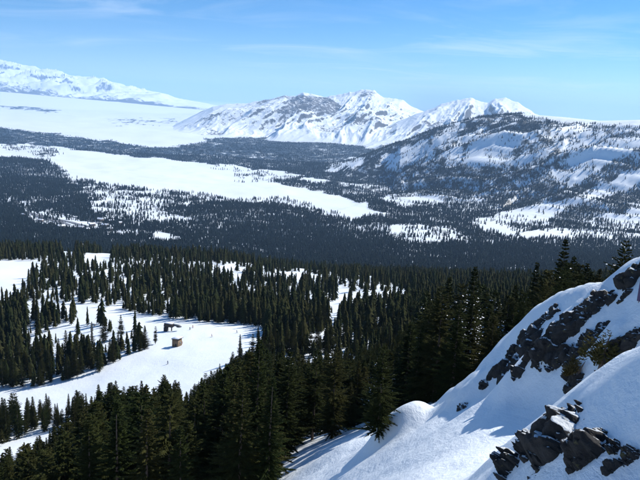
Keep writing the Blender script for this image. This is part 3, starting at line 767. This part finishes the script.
forest('distant_forest', 'dark band of forest crossing the white valley', fp4, CLUMP, 5, (1.0, 1.4))

# ------------------------------------------------------------------ rocks on the ribs
RK = [  # pixel centre, half width px, half height px, depth m, variant, label
    (503, 372, 13, 10, 0.9, 0, 'rounded dark boulder low on the snowy rib beside the forest'),
    (527, 348, 13, 9, 0.9, 1, 'dark rock on the rib just above the low rounded boulder'),
    (541, 352, 15, 15, 1.0, 2, 'steep dark rock face in the middle of the snowy rib'),
    (558, 338, 15, 13, 1.1, 3, 'large dark crag in the middle of the snowy rib'),
    (535, 330, 13, 8, 0.8, 4, 'low dark rock slab under the rib crest'),
    (572, 326, 16, 10, 1.0, 0, 'dark jutting rock above the large crag of the rib'),
    (553, 313, 6, 7, 0.5, 1, 'small dark rock poking through snow near the rib crest'),
    (596, 304, 11, 10, 0.8, 2, 'dark rock in the wind scoop near the top of the rib'),
    (610, 299, 5, 6, 0.4, 3, 'small rock beside the wind scoop near the rib top'),
    (570, 356, 9, 12, 0.8, 4, 'dark broken rock left of the dwarf pine'),
    (588, 345, 9, 9, 0.8, 0, 'dark rock right behind the dwarf pine'),
    (574, 380, 8, 12, 0.8, 1, 'dark rock at the foot of the dwarf pine'),
    (616, 352, 13, 9, 0.9, 2, 'flat dark rock right of the dwarf pine'),
    (628, 343, 10, 6, 0.7, 3, 'low dark rock ledge above the lit snow edge'),
    (634, 276, 12, 9, 1.2, 4, 'dark snow capped rock at the top of the rib beside the purple pole'),
    (625, 297, 6, 3, 0.4, 0, 'thin rock showing through the snow below the purple pole'),
    (558, 440, 40, 34, 1.2, 1, 'big black crag on the near snow ridge'),
    (590, 454, 22, 17, 0.8, 2, 'black rock step right of the big black crag'),
    (543, 458, 10, 14, 0.6, 3, 'narrow dark rock at the left foot of the big black crag'),
    (532, 446, 13, 14, 0.7, 4, 'small dark rock on the near ridge edge beside the crag'),
    (615, 449, 7, 6, 0.35, 0, 'small dark stone in shaded snow of the near ridge'),
    (631, 457, 9, 6, 0.4, 1, 'flat dark stone in shaded snow at the near ridge'),
    (613, 468, 12, 4, 0.35, 2, 'thin dark rock band below the stones of the near ridge'),
    (510, 466, 13, 10, 0.7, 3, 'dark rock edge where the near ridge meets the bright chute'),
    (484, 385, 4, 5, 0.4, 4, 'small dark rock at the lower end of the snowy rib'),
    (522, 366, 10, 7, 0.7, 1, 'dark rock step between the rounded boulder and the steep face'),
    (556, 362, 11, 9, 0.8, 2, 'dark rock below the large crag of the rib'),
    (582, 312, 8, 6, 0.6, 3, 'dark rock between the jutting rock and the wind scoop'),
    (600, 332, 9, 6, 0.6, 4, 'dark rock ledge above the dwarf pine'),
    (512, 352, 6, 5, 0.5, 0, 'little rock near the rib crest above the rounded boulder'),
    (543, 320, 6, 4, 0.4, 1, 'little rock right at the rib crest line'),
    (598, 438, 9, 8, 0.4, 2, 'rough dark rock above the black rock step'),
    (462, 408, 5, 5, 0.5, 0, 'dark rock at the very foot of the snowy rib among trees'),
]
def outcrop(k, a, b, hw, hhp, dep, lab):
    p = hit(a, b, 4)
    if p is None: return
    dist = p[1]; gr = 2.15 if dist > 18 else 1.75; sx = hw / FPX * dist * gr; sz = hhp / FPX * dist * gr; e = 0.4
    hh_ = lambda x, y: float(H(np.array([x]), np.array([y]))[0])
    gx = (hh_(p[0] + e, p[1]) - hh_(p[0] - e, p[1])) / (2 * e); gy = (hh_(p[0], p[1] + e) - hh_(p[0], p[1] - e)) / (2 * e)
    n = Vector((-gx, -gy, 1)).normalized()
    tx = Vector((1, 0, gx)).normalized(); ty = n.cross(tx).normalized()
    nn = int(np.clip(max(sx, sz) * 2 / (0.0035 * dist), 40, 90))
    q = np.linspace(-1, 1, nn); Qx, Qy = np.meshgrid(q, q)
    rgk = random.Random(k * 7 + 1); rot = rgk.uniform(-.5, .5)
    rx = Qx * math.cos(rot) - Qy * math.sin(rot); ry = Qx * math.sin(rot) + Qy * math.cos(rot)
    rad = np.sqrt(rx ** 2 + ry ** 2)
    wx, wy = rx * sx, ry * sz
    S = max(sx, sz)
    w_ = 0.5 * S * (fbm(wx / S * 2.2 + k * 3.1, wy / S * 2.2, 3, 700 + k) - 0.5)
    shape = 0.66 - rad * 0.95 + 0.95 * (fbm((wx + w_) / S * 2.0 + 5 * k, (wy - w_) / S * 2.0, 5, 720 + k, 0.6) - 0.5)
    # stepped blocks: cell heights with sharp edges
    cx = (wx + w_ * .7) / (S * .36); cy = (wy - w_ * .5) / (S * .30); blk = np.zeros(wx.shape); best = np.full(wx.shape, 9.0); sec = np.full(wx.shape, 9.0)
    for di in (-1, 0, 1):
        for dj in (-1, 0, 1):
            ix, iy = np.floor(cx) + di, np.floor(cy) + dj
            d_ = np.hypot(cx - ix - _h(ix, iy, 40 + k), cy - iy - _h(ix, iy, 80 + k)); m_ = d_ < best
            sec = np.where(m_, best, np.minimum(sec, d_)); blk = np.where(m_, _h(ix, iy, 99 + k), blk); best = np.minimum(best, d_)
    rise = np.clip(shape * 3.0, -1, 1)
    off = dep * 0.55 * (rise * 0.55 + np.where(rise > 0, (blk - 0.35) * (0.9 if dist > 18 else 0.55) + 0.25 * np.minimum(sec - best, .5) - .12, 0)) + 0.10 * dep * (fbm(wx / S * 9, wy / S * 9, 3, 740 + k) - 0.5)
    off = off - dep * 0.35 * sstep(0.85, 1.2, rad)
    X = p[0] + tx.x * wx + ty.x * wy; Y = p[1] + tx.y * wx + ty.y * wy
    Z = H(X, Y)
    P = np.stack([X + n.x * off, Y + n.y * off, Z + n.z * off], -1).reshape(-1, 3) - p
    o = link('rock_outcrop', mesh_np('rock_outcrop', P, grid_faces(nn, nn), M['rock'], False), None, tuple(p))
    tag(o, lab, 'rock', 'rocks on the snowy ribs')
for k, (a, b, hw, hhp, dep, var, lab) in enumerate(RK): outcrop(k, a, b, hw, hhp, dep, lab)

# dwarf pines on the rib
for k, (a, b, hh, rm, stems, lab) in enumerate(((600, 370, 1.9, 0.34, 10, 'olive brown dwarf pine with many stems among the rib rocks'), (577, 380, 1.0, 0.3, 6, 'low dwarf pine hugging the rock below the larger one'))):
    p = hit(a, b, 22)
    e = bpy.data.objects.new('dwarf_pine', None); col.objects.link(e); e.location = tuple(p)
    tag(e, lab, 'shrub')
    V, F, _t = conifer(70 + k, h=hh * 5, rmax=rm * 5, whorls=16, per=5, stations=7, start=0.15, power=0.5, droop=-0.7, tw=0.4, width=0.13, jag=0.7, gaps=0.2, stems=stems, spread=2.9); V = V * 0.2
    link('crown', mesh_np('crown', V, F, M['shrub']), e)
    link('trunk', trunk_mesh('trunk', hh, 0.09, bend=0.3), e)

# ------------------------------------------------------------------ box helper for buildings
def bx(V, F, c, s, rz=0.0, taper=1.0, tilt=0.0):
    i = len(V); cs, sn = math.cos(rz), math.sin(rz)
    for dz in (-1, 1):
        for dx, dy in ((-1, -1), (1, -1), (1, 1), (-1, 1)):
            k = taper if dz > 0 else 1
            x, y = dx * s[0] / 2 * k, dy * s[1] / 2 * k
            V.append((c[0] + x * cs - y * sn, c[1] + x * sn + y * cs, c[2] + dz * s[2] / 2 + tilt * dx * s[0] / 2))
    F += [(i, i + 3, i + 2, i + 1), (i + 4, i + 5, i + 6, i + 7), (i, i + 1, i + 5, i + 4), (i + 1, i + 2, i + 6, i + 5), (i + 2, i + 3, i + 7, i + 6), (i + 3, i, i + 4, i + 7)]
def boxes(name, L, mat, parent):
    V, F = [], []
    for b in L: bx(V, F, *b)
    return link(name, mesh_np(name, V, F, mat), parent)
def cyl(name, L, mat, parent, n=10):
    V, F = [], []
    for (a, b, r) in L:
        a, b = Vector(a), Vector(b); d = (b - a).normalized(); s = d.orthogonal().normalized(); q = d.cross(s); i = len(V)
        for p in (a, b):
            for k in range(n): V.append(tuple(p + s * r * math.cos(6.283 * k / n) + q * r * math.sin(6.283 * k / n)))
        for k in range(n): F.append((i + k, i + (k + 1) % n, i + n + (k + 1) % n, i + n + k))
        F.append(tuple(i + k for k in range(n))[::-1]); F.append(tuple(i + n + k for k in range(n)))
    me = bpy.data.meshes.new(name); me.from_pydata(V, [], F); me.materials.append(mat); me.update()
    return link(name, me, parent)
def empty(name, loc, rz, label, cat, group=None):
    e = bpy.data.objects.new(name, None); col.objects.link(e); e.location = tuple(loc); e.rotation_euler = (0, 0, rz); e.empty_display_size = 0.5
    tag(e, label, cat, group); return e
# wooden hut on the run
h_ = empty('ski_hut', hutp, R(-24), 'small brown wooden hut with snowy shed roof on the ski run', 'hut')
h_.location.z -= 0.3
HW, HD, HH = 3.6, 3.2, 4.2
boxes('wall', [((0, 0, HH / 2), (HW, HD, HH))], M['wood'], h_)
for k in range(9): boxes('plank', [((-HW / 2 + .2 + k * .4, -HD / 2 - .03, HH / 2), (.36, .05, HH - .02))], M['wood'], h_)
for k in range(8): boxes('plank', [((HW / 2 + .03, -HD / 2 + .2 + k * .4, HH / 2), (.05, .36, HH - .02))], M['wood'], h_)
boxes('roof', [((0.15, 0, HH + .32), (HW + 1.0, HD + .9, .16), 0, 1, .12)], M['darkwood'], h_)
boxes('roof_snow', [((0.12, 0, HH + .56), (HW + .7, HD + .7, .3), 0, .93, .12)], M['snow'], h_)
d_ = boxes('door', [((0.6, -HD / 2 - .08, 1.1), (.9, .05, 2.0))], M['darkwood'], h_)
boxes('handle', [((0.92, -HD / 2 - .12, 1.1), (.05, .06, .16))], M['steel'], d_)
boxes('window', [((HW / 2 + .075, 0.2, 2.3), (.04, 1.0, .9))], M['steel'], h_)
# lift station above it
l_ = empty('lift_station', liftp, R(-14), 'dark lift station on posts above the wooden hut', 'lift station'); l_.location.z -= 0.3
for (px, py) in ((-1.6, 0), (1.6, 0)): cyl('post', [((px, py, 0), (px, py, 3.2), .35)], M['darkwood'], l_)
boxes('housing', [((0, 0, 4.0), (5.4, 2.6, 2.0), 0, .9)], M['darkwood'], l_)
boxes('operator_cabin', [((-1.6, -.4, 1.3), (2.0, 2.0, 2.6))], M['darkwood'], l_)
boxes('loading_arm', [((4.6, .2, 4.2), (4.0, 1.2, .9), 0, .9)], M['steel'], l_)
boxes('roof_snow', [((0, 0, 5.12), (5.0, 2.4, .24), 0, .92)], M['snow'], l_)
cyl('bullwheel', [((6.0, .2, 3.55), (6.0, .2, 3.73), 1.5)], M['steel'], l_, 20)
# chairlift tower
t_ = empty('lift_tower', tow, R(-10), 'grey chairlift tower with crossarm among the run side conifers', 'lift tower'); t_.location.z -= 0.4
TH = 12.4
cyl('post', [((0, 0, 0), (0, 0, TH), .30)], M['steel'], t_)
boxes('crossarm', [((0, 0, TH - .1), (4.2, .35, .4))], M['steel'], t_)
for s in (-1, 1):
    g = boxes('sheave_beam', [((s * 2.0, 0, TH - .45), (.2, 2.6, .25))], M['steel'], t_)
    for q in range(4): cyl('sheave', [((s * 2.0 - .1, -1.0 + q * .66, TH - .72), (s * 2.0 + .1, -1.0 + q * .66, TH - .72), .26)], M['darkwood'], g)
cyl('ladder', [((.42, .1, 0.4), (.42, .1, TH - .5), .03), ((.42, -.3, 0.4), (.42, -.3, TH - .5), .03)], M['steel'], t_, 5)
# purple padded pole at the top of the rib
pp = hit(639, 302, 15)
p_ = empty('marker_pole', pp, 0, 'purple padded marker pole stuck in the snow at the rib top', 'pole')
cyl('post', [((0, 0, -.4), (0, 0, 1.35), .035)], M['steel'], p_); cyl('pad', [((0, 0, .05), (0, 0, 1.15), .10)], M['purple'], p_, 14)

# ------------------------------------------------------------------ skiers
def skier(u_, v_, face, jk, label, crouch=0.12):
    p = hit(u_, v_, 100)
    e = empty('person', p, face, label, 'person', 'skiers on the run')
    k = crouch
    J = {'pel': ((0, 0, .93 - k), .15), 'wst': ((0, .05, 1.10 - k), .14), 'chs': ((0, .12, 1.34 - k), .17), 'nek': ((0, .17, 1.50 - k), .07), 'hed': ((0, .20, 1.62 - k), .11), 'top': ((0, .20, 1.74 - k), .09)}
    B = [('pel', 'wst'), ('wst', 'chs'), ('chs', 'nek'), ('nek', 'hed'), ('hed', 'top')]
    for s, n in ((-1, 'l'), (1, 'r')):
        J.update({n + 'hip': ((s * .11, 0, .86 - k), .11), n + 'kne': ((s * .14, .12, .48 - k * .4), .085), n + 'ank': ((s * .15, 0, .10), .07), n + 'toe': ((s * .15, .16, .07), .06),
                  n + 'sho': ((s * .20, .13, 1.40 - k), .085), n + 'elb': ((s * .33, .10, 1.14 - k), .06), n + 'wri': ((s * .30, .36, 1.05 - k), .05), n + 'han': ((s * .29, .45, 1.04 - k), .055)})
        B += [('pel', n + 'hip'), (n + 'hip', n + 'kne'), (n + 'kne', n + 'ank'), (n + 'ank', n + 'toe'), ('chs', n + 'sho'), (n + 'sho', n + 'elb'), (n + 'elb', n + 'wri'), (n + 'wri', n + 'han')]
    names = list(J); me = bpy.data.meshes.new('body')
    me.from_pydata([J[q][0] for q in names], [(names.index(a), names.index(b)) for a, b in B], [])
    o = link('body', me, e); me.materials.append(jk)
    md = o.modifiers.new('skin', 'SKIN'); sv = me.skin_vertices[0].data
    for i, q in enumerate(names): sv[i].radius = (J[q][1], J[q][1]); sv[i].use_root = (q == 'pel')
    o.modifiers.new('sub', 'SUBSURF').levels = 1
    V, F = [], []
    for s in (-1, 1):
        bo = boxes('ski', [((s * .15, .1, .02), (.09, 1.7, .03)), ((s * .15, 1.0, .06), (.08, .14, .03))], M['ski'], e)
        cyl('ski_pole', [((s * .30, .46, 1.10 - k), (s * .38, .1, 0.0), .014)], M['steel'], e, 6)
    V, F = [], []
    bx(V, F, (0, .20, 1.70 - k), (.25, .28, .14), 0, .7)
    link('helmet', mesh_np('helmet', V, F, M['jack'][2]), e)
for k, (a, b, f, lab) in enumerate(((168, 364, 2.4, 'lone skier gliding down the open run below the hut'), (212, 337, 1.9, 'skier in the middle of the run right of the hut'),
        (190, 330, 0.6, 'skier in dark clothing above the hut, left of a pair'), (193, 328, 0.9, 'skier in bright clothing above the hut, right of a pair'),
        (237, 333, 2.1, 'skier by the trees at the upper right end of the run'), (182, 344, 3.0, 'person standing just right of the wooden hut'),
        (99, 322, 2.2, 'skier on the upper run beside the lift tower'))):
    skier(a, b, f, M['jack'][k % 4], lab)

# ------------------------------------------------------------------ village in the valley
def strip(a, b, wid, name, label):
    p, q = hit(*a, 1200), hit(*b, 1200); n = 40
    d = (q - p)[:2]; d = d / np.linalg.norm(d); s = np.array([-d[1], d[0]]) * wid / 2
    c = p[:2][None] + (q - p)[:2][None] * np.linspace(0, 1, n)[:, None]
    V = []
    for k in (-1, 0, 1):
        xy = c + s[None] * k; V.append(np.stack([xy[:, 0], xy[:, 1], H(xy[:, 0], xy[:, 1]) + 2.2], -1))
    me = mesh_np(name, np.concatenate(V), grid_faces(3, n), M['asphalt'], True)
    tag(link(name, me), label, 'road', kind='structure')
strip((24, 212.5), (90, 227.5), 26, 'parking_lot', 'grey ploughed parking rows in the valley village')
strip((34, 214.5), (68, 225.5), 34, 'parking_lot', 'grey ploughed parking rows in the valley village')
strip((60, 213.5), (108, 225), 16, 'road', 'grey road along the valley village')
strip((196, 198), (250, 203), 14, 'road', 'grey road along the lower meadow edge')
rgh = random.Random(5); nh = 0
wm = None
def house_meshes():
    V, F = [], []; bx(V, F, (0, 0, 1.5), (1.0, .6, 1.0)); V = [(x, y, z - 1.4 + .3) for x, y, z in V]
    wall = mesh_np('wall', [(x, y, z) for x, y, z in V], F, M['wall'])
    r = [(-.55, -.36, .86), (.55, -.36, .86), (.55, .36, .86), (-.55, .36, .86), (-.55, 0, 1.22), (.55, 0, 1.22)]
    roof = bpy.data.meshes.new('roof'); roof.from_pydata(r, [], [(0, 1, 5, 4), (2, 3, 4, 5), (0, 4, 3), (1, 2, 5), (0, 3, 2, 1)]); roof.materials.append(M['snow']); roof.update()
    return wall, roof
WALL, ROOF = house_meshes()
for (a, b) in [(92, 226), (98, 229), (104, 227), (110, 231), (88, 231), (80, 230), (74, 229), (62, 229), (120, 224), (112, 222), (40, 222), (46, 226), (30, 219), (23, 216), (100, 222), (108, 236)]:
    p = hit(a + rgh.uniform(-1, 1), b + rgh.uniform(-.6, .6), 1200)
    if p is None: continue
    s = rgh.uniform(15, 26); big = s > 20
    e = empty('house', p, rgh.uniform(-.4, .9), ('large' if big else 'small') + ' dark walled snow roofed house ' + ('among trees beside' if a > 95 else 'right along') + ' the village parking rows', 'house', 'houses of the valley village')
    e.scale = (s, s, s * .55)
    link('wall', WALL, e); link('roof', ROOF, e)

# ------------------------------------------------------------------ haze
V, F = [], []
bx(V, F, (0, 47000, 400), (330000, 106000, 2800))
hm = bpy.data.materials.new('haze'); hm.use_nodes = True; t = hm.node_tree; t.nodes.clear()
o_ = N(t, 'ShaderNodeOutputMaterial'); pv = N(t, 'ShaderNodeVolumePrincipled')
pv.inputs['Color'].default_value = (0.43, 0.68, 1.0, 1); pv.inputs['Density'].default_value = 2.7e-5; pv.inputs['Anisotropy'].default_value = 0.2
t.links.new(pv.outputs[0], o_.inputs['Volume'])
tag(link('haze', mesh_np('haze', V, F, hm)), 'thin blue mountain haze filling the valley air', 'haze', kind='stuff')
print('trees near', len(NT), 'far', len(fp), len(fp2), len(fp3), len(fp4), 'objects', len(sc.objects))
